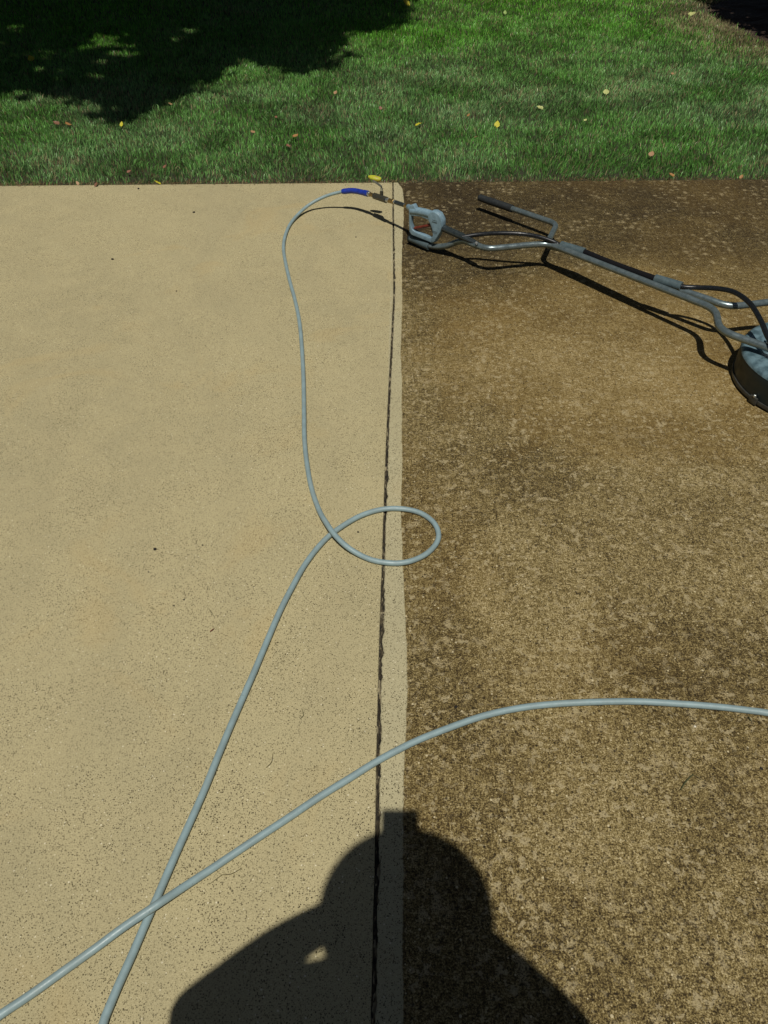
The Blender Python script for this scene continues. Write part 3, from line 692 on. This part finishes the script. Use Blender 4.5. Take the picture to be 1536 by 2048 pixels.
for i, (px, py, c, size, lab) in enumerate(leaves):
    me = leafmesh(i); z = .020 if py < 340 else .008
    o = link('fallen_leaf', me, leafm(c), smooth=True); o.location = at(px, py, z); o.scale = (size*1.15,)*3
    o.rotation_euler = (random.uniform(.15, .75), random.uniform(-.3, .3), random.uniform(-1.2, 1.2)); o.scale = (size*(1.2 if c in (Y_, P_) else .85),)*3
    tag(o, lab, 'leaf', 'leaves fallen on the lawn')

# ---------------------------------------------------------------- litter on the concrete
DK = simple('dark crumb', (.012, .009, .007), .9, var=.4, vscale=300); TW = simple('dry clipping', (.14, .115, .045), .8, var=.4, vscale=100); RT = simple('reddish twig', (.13, .035, .018), .8); GC = simple('dark grass clipping', (.055, .06, .02), .7); WH = simple('pale chip', (.62, .58, .46), .8)
def crumb(px, py, r, lab, mat=DK):
    bm = bmesh.new(); bmesh.ops.create_icosphere(bm, subdivisions=2, radius=r)
    for v_ in bm.verts: v_.co *= random.uniform(.72, 1.2); v_.co.z *= .6
    o = fin('crumb' if mat is DK else 'stone_chip', bm, mat); o.location = at(px, py, r*.4); tag(o, lab, 'debris', 'bits of debris on the driveway')
crumb(310, 1098, .0046, 'largest black crumb on the clean concrete left of the hose')
crumb(297, 1144, .0022, 'black crumb just below the largest one')
crumb(405, 1090, .0024, 'black crumb between the largest one and the hose')
crumb(368, 1199, .0026, 'black crumb above the small red twig')
crumb(348, 1211, .0020, 'tiny black crumb left of the one above the twig')
crumb(388, 424, .0065, 'dark crumb on the clean concrete near the lawn')
crumb(225, 518, .0060, 'dark crumb in the upper left of the clean concrete')
crumb(353, 582, .0035, 'faint crumb on the upper clean concrete left of the hose')
crumb(277, 377, .0060, 'flat dark crumb beside the lawn edge at left')
crumb(716, 1064, .0030, 'crumb inside the hose loop beside the joint')
crumb(1523, 1537, .0036, 'dark crumb at the right edge below the curved hose')
crumb(912, 1414, .0038, 'dark crumb just above the curved hose on the dirty side')
crumb(712, 474, .0035, 'dark crumb left of the joint below the valve shadow')
crumb(464, 912, .0022, 'small crumb on clean concrete left of the hose bend')
crumb(1390, 1453, .0030, 'white chip below the curved hose on the dirty side', WH)
def sliver(pts, r, mat, lab):
    P = catmull([at(x, y, .0022+.0016*(i % 2)) for i, (x, y) in enumerate(pts)], 4); n = len(P)
    bm = bmesh.new(); sweep(bm, P, [r*(.4+.6*math.sin(math.pi*(k+.5)/n)) for k in range(n)], 6)
    tag(fin('clipping', bm, mat), lab, 'clipping', 'dry clippings on the driveway')
sliver([(1361, 1580), (1373, 1562), (1387, 1548)], .0016, GC, 'dark grass blade on the dirty concrete under the curved hose')
sliver([(1386, 1551), (1396, 1554), (1402, 1560)], .0008, TW, 'pale stem touching the dark grass blade')
sliver([(420, 1263), (424, 1260), (428, 1257)], .0014, RT, 'small red twig on the clean concrete')
sliver([(415, 1215), (422, 1224), (429, 1234)], .0006, GC, 'thin dark thread above the small red twig')
sliver([(440, 1750), (462, 1748), (484, 1736)], .0008, TW, 'curved dry stem near the hose crossing')
sliver([(418, 1769), (434, 1757), (446, 1749)], .0006, TW, 'straight dry stem left of the curved one')
sliver([(532, 1535), (543, 1524), (546, 1505)], .0007, TW, 'fine dry stem between the two hose runs')
sliver([(600, 1438), (607, 1430), (604, 1418)], .0006, GC, 'fine dark stem in the middle of the clean concrete')
sliver([(1497, 1433), (1500, 1438), (1504, 1443)], .0012, GC, 'short dark clipping tucked against the curved hose at right')
sliver([(896, 1447), (906, 1446), (918, 1440)], .0006, GC, 'hair of dark grass lying on top of the curved hose')
sliver([(1452, 1385), (1462, 1380), (1470, 1378)], .0007, TW, 'dry stem above the curved hose at right')

# ---------------------------------------------------------------- trees whose shade falls on the lawn
def canopy(name, centers, n, size, lit, cols, zmin):
    """leaf quads spread through overlapping lobes"""
    C = np.array([c[:3] for c in centers]); Rd = np.array([c[3] for c in centers]); k = rng.integers(0, len(C), n)
    pr = Rd**2/np.sum(Rd**2); k = rng.choice(len(C), n, p=pr)
    d = rng.normal(size=(n, 3)); d /= np.linalg.norm(d, axis=1)[:, None]; r = rng.random(n)**.45
    P = C[k]+d*(r*Rd[k])[:, None]*np.array([1, 1, .75])
    t = P[:, 2]/(-LDIR.z); S = P[:, :2]+np.array([LDIR.x, LDIR.y])*t[:, None]
    keep = P[:, 2] > zmin
    if lit is not None: keep &= ~lit(S[:, 0], S[:, 1])
    P = P[keep]; n = len(P)
    a = rng.normal(size=(n, 3)); a /= np.linalg.norm(a, axis=1)[:, None]; b = np.cross(a, rng.normal(size=(n, 3))); b /= np.linalg.norm(b, axis=1)[:, None]
    s_ = size*(.6+.8*rng.random(n))[:, None]
    V = np.stack([P-a*s_, P-b*s_*.5, P+a*s_, P+b*s_*.5], 1)
    loops = np.arange(4*n); starts = np.arange(n)*4; tot = np.full(n, 4)
    c = np.array(cols[0])*(1-rng.random(n))[:, None]+np.array(cols[1])*rng.random(n)[:, None]
    colr = np.ones((n, 4, 4)); colr[:, :, :3] = c[:, None, :]
    return mesh_np(name, V.reshape(-1, 3), loops, starts, tot, M['foliage'], colr.reshape(-1, 4))
def adopt(o, par): o.parent = par; o.location = -par.location
# outline of the shade as it lies on the grass (metres, from the photograph)
bound_px = [(-400, 250), (-40, 196), (40, 182), (110, 172), (165, 190), (178, 218), (205, 214), (240, 236), (272, 240), (296, 215), (340, 196), (395, 160), (425, 128), (480, 112), (560, 122), (640, 142), (682, 118), (676, 78), (700, 52), (760, 58), (800, 44), (806, 14), (850, -40), (860, -90)]
bpts = [at(x, y, 0.02) for x, y in bound_px]; bX = np.array([p.x for p in bpts]); bY = np.array([p.y for p in bpts]); 
def inpoly(x, y, px, py):
    ins = np.zeros(len(x), bool); j = len(px)-1
    for i in range(len(px)):
        c_ = ((py[i] > y) != (py[j] > y)) & (x < (px[j]-px[i])*(y-py[i])/(py[j]-py[i]+1e-12)+px[i]); ins ^= c_; j = i
    return ins
PX = np.concatenate([bX, [4, -14]]); PY = np.concatenate([bY, [20, 20]])
def lit_region(x, y):
    jx_ = (vnoise(x, y, 5, 61)-.5)*.22 + (vnoise(x, y, 15, 66)-.5)*.20 + rng.normal(0, .045, len(x)); jy_ = (vnoise(x, y, 5, 62)-.5)*.30 + (vnoise(x, y, 14, 67)-.5)*.26 + rng.normal(0, .06, len(x))
    lit = ~inpoly(x+jx_, y+jy_, PX, PY)
    # sun flecks on the left
    fl = (vnoise(x, y, 3.0, 63)*.5+vnoise(x, y, 10, 64)*.5 > .585) & (x < -2.1+.25*(y-6)) & (y < 8.2)
    fl |= (vnoise(x, y, 4, 65) > .93)
    return lit | fl
tree = empty('shade_tree', (-6.3, 6.2, -.02)); tag(tree, 'broad leafy tree left of the lawn throwing the dark shade', 'tree')
cents = [(-3.5, 7.4, 5.0, 2.9), (-1.6, 7.4, 4.6, 2.2), (-4.6, 5.9, 4.4, 2.4), (-2.4, 5.0, 3.7, 1.7), (-.9, 8.4, 5.2, 1.9), (-3.0, 9.3, 5.4, 2.6), (-5.6, 7.6, 5.6, 2.6), (-3.6, 4.6, 3.9, 1.6), (-6.8, 6.4, 5.2, 2.4), (-1.28, 5.7, 4.0, 1.3), (-1.8, 4.5, 4.0, 1.1), (-.7, 6.5, 4.4, 1.2), (-2.9, 4.9, 4.4, 1.5), (-2.4, 6.7, 4.4, 1.7), (-.6, 7.6, 4.6, 1.3)]
cr = canopy('crown', cents, 210000, .085, lit_region, ((.03, .08, .015), (.07, .12, .03)), 2.1); adopt(cr, tree)
bm = bmesh.new(); base = Vector((-6.3, 6.2, -.05)); fork = Vector((-6.0, 6.4, 2.6))
sweep(bm, catmull([base, base+Vector((.05, .02, .5)), base+Vector((.1, .1, 1.5)), fork], 5), list(np.linspace(.30, .19, 16)), 14)
for cx, cy, cz, r_ in cents:
    e = Vector((cx, cy, cz)); mid = fork.lerp(e, .45)+Vector((random.uniform(-.2, .2), random.uniform(-.2, .2), .5)); sweep(bm, catmull([fork-Vector((0, 0, .2)), mid, e], 5), list(np.linspace(.11, .03, 11)), 8)
    for k in range(5):
        e2 = e+Vector((random.uniform(-1, 1), random.uniform(-1, 1), random.uniform(-.5, .8)))*r_*.7; sweep(bm, [mid.lerp(e, .5), e.lerp(e2, .5), e2], [.035, .02, .008], 6)
fin('trunk', bm, M['bark'], tree)
SHL = [(4.6, 8.05, 1.45, 1.15), (4.1, 8.15, 1.7, .8), (5.2, 7.9, 1.6, 1.0), (4.7, 8.5, 1.9, 1.1), (4.6, 7.7, 1.9, 1.0), (5.3, 8.7, 1.7, 1.0), (3.75, 7.75, 1.5, .78), (3.65, 8.4, 1.6, .85), (4.2, 7.1, 1.5, .85), (5.0, 7.0, 1.5, .9), (3.9, 9.0, 1.9, 1.0), (3.6, 9.6, 2.0, .9)]
SHL = [(a+.25, b-.62, c, d) for a, b, c, d in SHL]
shrub = empty('evergreen_shrub', (5.0, 7.4, .03)); tag(shrub, 'dense rounded evergreen shrub over the dark mulch at upper right', 'shrub')
sh = canopy('foliage', SHL, 110000, .055, None, ((.02, .05, .012), (.04, .08, .02)), .75); adopt(sh, shrub)
bm = bmesh.new(); sb = Vector((5.0, 7.4, .0))
for k in range(7):
    a_ = k*.9; e = sb+Vector((math.cos(a_)*.6, math.sin(a_)*.6, 1.5)); sweep(bm, catmull([sb, sb.lerp(e, .4)+Vector((0, 0, .2)), e], 4), list(np.linspace(.06, .02, 9)), 8)
fin('stem', bm, M['bark'], shrub)

# ---------------------------------------------------------------- the person taking the picture (behind the lens, seen by the shadow)
SKIN = simple('skin', (.48, .29, .20), .5); SHIRT = simple('grey work shirt', (.16, .18, .20), .9, var=.3, vscale=20); JEANS = simple('blue jeans', (.05, .08, .15), .9, var=.3, vscale=30); HAT = simple('tan sun hat', (.36, .30, .20), .9, var=.2, vscale=40); BOOT = simple('brown boot', (.08, .05, .03), .7); GLASS = simple('phone black', (.01, .01, .012), .15)
def skinbody(name, joints, edges, root, mat, parent, sub=2):
    me = bpy.data.meshes.new(name); me.from_pydata([j[0] for j in joints], edges, [])
    o = bpy.data.objects.new(name, me); col.objects.link(o); me.materials.append(mat)
    o.modifiers.new('sk', 'SKIN').use_smooth_shade = True
    sb_ = o.modifiers.new('ss', 'SUBSURF'); sb_.levels = sub; sb_.render_levels = sub
    for i, j in enumerate(joints):
        r_ = j[1]; me.skin_vertices[0].data[i].radius = (r_, r_) if not isinstance(r_, tuple) else r_; me.skin_vertices[0].data[i].use_root = (i == root)
    if parent is not None:
        o.parent = parent; o.location = -parent.location if parent.type == 'EMPTY' else Vector((0, 0, 0))
    return o
person = empty('person', (.0, -.42, 0)); tag(person, 'person in a wide brimmed hat whose shadow falls at bottom centre, holding up a phone', 'person')
jt = [((0, -.44, .96), (.150, .105)), ((0, -.42, 1.12), (.150, .110)), ((0, -.345, 1.28), (.190, .120)), ((0, -.305, 1.40), (.150, .105)), ((.0, -.30, 1.49), (.058, .058)),
      ((0, -.275, 1.57), (.070, .080)), ((0, -.265, 1.67), (.078, .092)), ((0, -.27, 1.76), (.055, .065)),
      ((-.17, -.285, 1.405), (.085, .085)), ((-.262, -.222, 1.26), (.064, .064)), ((-.352, -.172, 1.118), (.066, .066)), ((-.205, -.104, 1.245), (.042, .042)), ((-.075, -.078, 1.345), (.026, .030)),
      ((.16, -.32, 1.405), (.085, .085)), ((.225, -.260, 1.27), (.082, .082)), ((.285, -.215, 1.145), (.066, .066)), ((.180, -.155, 1.245), (.055, .055)), ((.075, -.085, 1.345), (.026, .030)),
      ((-.10, -.44, .86), (.095, .105)), ((-.12, -.42, .50), (.062, .066)), ((-.13, -.45, .10), (.042, .045)), ((-.14, -.36, .045), (.045, .035)), ((-.145, -.27, .035), (.035, .028)),
      ((.10, -.44, .86), (.095, .105)), ((.12, -.42, .50), (.062, .066)), ((.13, -.45, .10), (.042, .045)), ((.14, -.36, .045), (.045, .035)), ((.145, -.27, .035), (.035, .028))]
ed = [(0, 1), (1, 2), (2, 3), (3, 4), (4, 5), (5, 6), (6, 7), (3, 8), (8, 9), (9, 10), (10, 11), (11, 12), (3, 13), (13, 14), (14, 15), (15, 16), (16, 17), (0, 18), (18, 19), (19, 20), (20, 21), (21, 22), (0, 23), (23, 24), (24, 25), (25, 26), (26, 27)]
body_ = skinbody('body', jt, ed, 0, SHIRT, person)
body_.data.materials.clear()
s = NT('skin and clothes'); v = s.coord(); sp = s.n('ShaderNodeSeparateXYZ'); s.l(v, sp.inputs[0])
c = s.mix(s.math('GREATER_THAN', sp.outputs[2], .97), (.05, .08, .15), (.06, .07, .08)); c = s.mix(s.math('GREATER_THAN', sp.outputs[2], 1.475), c, (.48, .29, .20)); c = s.mix(s.math('LESS_THAN', sp.outputs[2], .11), c, (.08, .05, .03))
s.l(c, s.b.inputs['Base Color']); s.b.inputs['Roughness'].default_value = .85; body_.data.materials.append(s.m)
# hat
bm = bmesh.new(); HC = Vector((.004, -.276, 1.745))
lathe(bm, [(.158, -.030), (.162, -.026), (.150, -.018), (.105, -.004), (.098, .004), (.094, .060), (.075, .088), (.03, .096), (0, .097)], HC, 48)
lathe(bm, [(.158, -.032), (.105, -.010), (.092, .0), (.088, .055), (.07, .08), (0, .088)], HC, 48); fin('hat', bm, HAT, person)
# face
bm = bmesh.new(); sweep(bm, catmull([(0, -.178, 1.665), (0, -.160, 1.640), (0, -.152, 1.620), (0, -.175, 1.612)], 4), .012, 8); fin('nose', bm, SKIN, person)
for sx in (-1, 1):
    bm = bmesh.new(); bmesh.ops.create_uvsphere(bm, u_segments=14, v_segments=10, radius=.012, matrix=Matrix.Translation((sx*.032, -.186, 1.668))); fin('eye', bm, simple('eye', (.6, .58, .55), .2), person)
    bm = bmesh.new(); bmesh.ops.create_uvsphere(bm, u_segments=14, v_segments=10, radius=.028, matrix=Matrix.Translation((sx*.082, -.272, 1.655)) @ Matrix.Diagonal((.35, .7, 1, 1))); fin('ear', bm, SKIN, person)
bm = bmesh.new(); sweep(bm, [(-.024, -.180, 1.590), (0, -.172, 1.588), (.024, -.180, 1.590)], [.003, .006, .003], 8); fin('mouth', bm, simple('lips', (.42, .18, .15), .5), person)
# phone, just behind the lens
upv = Vector((0, sn, cs)); fwd = Vector((0, cs, -sn)); rt = Vector((1, 0, 0))
pc = Vector((0, 0, CH)) + upv*(-.052) - fwd*.0055
rotm = Matrix((rt, upv, -fwd)).transposed()
bm = bmesh.new(); box(bm, pc, (.075, .160, .0085), rotm, .0028); ph = fin('phone', bm, GLASS); tag(ph, 'black phone held upright whose shadow tops the hat shadow', 'phone')
# hands: palm blocks grown with five fingers each closing on the phone edges
for sx in (-1, 1):
    wr = Vector((sx*.075, -.080, 1.345)); edge = pc + rt*(sx*.040) - upv*.045
    palm = wr.lerp(edge, .55) + Vector((sx*.008, -.006, -.004))
    J = [(tuple(wr), .024), (tuple(wr.lerp(palm, .6)), .026), (tuple(palm), .026)]
    hb = skinbody('hand', J, [(0, 1), (1, 2)], 0, SKIN, person)
    for k in range(4):
        off = upv*(.026-.019*k); ln = (1, 1.08, 1.0, .82)[k]
        a_ = palm+off*.7+rt*(-sx*.004); b_ = edge+off+rt*(sx*.012)+fwd*.002; c_ = edge+off+rt*(sx*.004)+fwd*.016*ln - upv*.002; d_ = edge+off-rt*(sx*.018*ln)+fwd*.013
        if d_.z > 1.44: d_ = d_-upv*.02; c_ = c_-upv*.02
        skinbody('finger', [(tuple(a_), .010), (tuple(b_), .0085), (tuple(c_), .0080), (tuple(d_), .0068)], [(0, 1), (1, 2), (2, 3)], 0, SKIN, hb, 1)
    a_ = wr.lerp(palm, .7)-fwd*.012; b_ = edge-fwd*.016-rt*(sx*.004)-upv*.006; c_ = edge-fwd*.012-rt*(sx*.026)+upv*.008
    skinbody('thumb', [(tuple(a_), .012), (tuple(b_), .0105), (tuple(c_), .0085)], [(0, 1), (1, 2)], 0, SKIN, hb, 1)

# ---------------------------------------------------------------- added out of view to darken the skylight: brick building, ring of trees
BRK = simple('dull red brick', (.20, .085, .055), .9, var=.3, vscale=9); ROOF = simple('dark shingles', (.045, .042, .040), .95, var=.3, vscale=8); WHT = simple('white trim', (.62, .61, .57), .6); GLS = simple('window glass', (.02, .025, .03), .08)
added_house = empty('added_house', (0, -3.6, 0)); tag(added_house, 'added brick building with garage, unseen behind the photographer, blocking skylight', 'added_house')  # added, never in view; hides part of the sky so shadows go darker
bm = bmesh.new()
wx_ = [(-9, -2.9), (2.9, 9)]
for a_, b_ in wx_: box(bm, ((a_+b_)/2, -5.0, 1.5), (b_-a_, .3, 3.0))
box(bm, (0, -5.0, 2.7), (5.8, .3, .6)); box(bm, (-9.0, -9.2, 1.5), (.3, 8.1, 3.0)); box(bm, (9.0, -9.2, 1.5), (.3, 8.1, 3.0)); box(bm, (0, -13.4, 1.5), (18.3, .3, 3.0)); box(bm, (0, -5.0, 4.1), (18, .28, 2.2))
fin('wall', bm, BRK, added_house, smooth=False)
bm = bmesh.new()
P0 = [(-9.6, -4.55, 5.15), (9.6, -4.55, 5.15), (9.6, -9.2, 8.0), (-9.6, -9.2, 8.0), (-9.6, -13.9, 5.15), (9.6, -13.9, 5.15)]
V0 = [bm.verts.new(p) for p in P0]; bm.faces.new((V0[0], V0[1], V0[2], V0[3])); bm.faces.new((V0[3], V0[2], V0[5], V0[4])); bm.faces.new((V0[0], V0[3], V0[4])); bm.faces.new((V0[1], V0[5], V0[2])); bm.faces.new((V0[0], V0[4], V0[5], V0[1]))
fin('roof', bm, ROOF, added_house, smooth=False)
bm = bmesh.new()
for k in range(4):
    for q in range(6): box(bm, (-2.4+q*.96, -5.02, .31+k*.60), (.90, .06, .54), None, .02)
box(bm, (0, -5.06, 1.2), (5.78, .05, 2.4)); fin('garage_door', bm, WHT, added_house, smooth=False)
for x_ in (-6, 6):
    for z_ in (1.6, 4.1):
        bm = bmesh.new(); box(bm, (x_, -4.83, z_), (1.5, .06, 1.3), None, .01); wf = fin('window', bm, WHT, added_house, smooth=False)
        bm = bmesh.new(); box(bm, (x_, -4.79, z_), (1.3, .03, 1.1)); fin('pane', bm, GLS, wf, smooth=False)
for ch in [c for c in added_house.children]: ch.location = ch.location + Vector((0, 1.0, 0))
def added_tree(x, y, lab):
    t_ = empty('added_tree', (x, y, 0)); tag(t_, lab, 'tree', 'added trees out of view that block skylight'); return t_  # unseen trees put in round the lawn to cut skylight in the shade
gt = added_tree(0, 0, 'added leafy tree out of view behind the far end of the lawn')
tc_ = [(0, 0, 5.2, 2.9), (1.4, .6, 6.6, 2.2), (-1.5, -.4, 6.3, 2.3), (.2, -1.3, 4.0, 2.2), (.1, .8, 8.2, 2.0), (-1.2, 1.2, 4.2, 2.0)]
gc = canopy('crown', tc_, 30000, .16, None, ((.03, .07, .015), (.06, .11, .03)), 1.6); gc.parent = gt; gc.location = (0, 0, 0)
bm = bmesh.new(); sweep(bm, catmull([(0, 0, -.1), (.03, .02, 1.2), (-.05, .05, 2.8), (.1, .1, 5.0)], 5), list(np.linspace(.24, .08, 16)), 12)
for k in range(6):
    a_ = k*1.05; sweep(bm, [(0, .05, 2.4+k*.25), (math.cos(a_)*.8, math.sin(a_)*.8, 3.6+k*.25), (math.cos(a_)*1.7, math.sin(a_)*1.7, 4.6+k*.3)], [.09, .06, .02], 8)
gk = fin('trunk', bm, M['bark'], gt)
spots = [(-9, 16, 1.5, 'tallest'), (-2.5, 17, 1.45, 'centre back'), (4, 16.5, 1.5, 'back right'), (10.5, 16, 1.2, 'far right corner'), (-13, 10.5, 1.25, 'left side'), (13.5, 9, 1.3, 'right side'), (-9.0, -.5, 1.25, 'near left'), (9.0, -.2, 1.25, 'near right')]
for i, (x, y, sc_, nm) in enumerate(spots):
    o = gt
    if i:
        o = gt.copy(); col.objects.link(o)
        for ch in (gc, gk): c2 = ch.copy(); col.objects.link(c2); c2.parent = o
    o.location = (x, y, 0); o.rotation_euler.z = i*1.3; o.scale = (sc_,)*3; o['label'] = 'added leafy tree out of view, dimming the skylight, the '+nm+' one round the lawn'
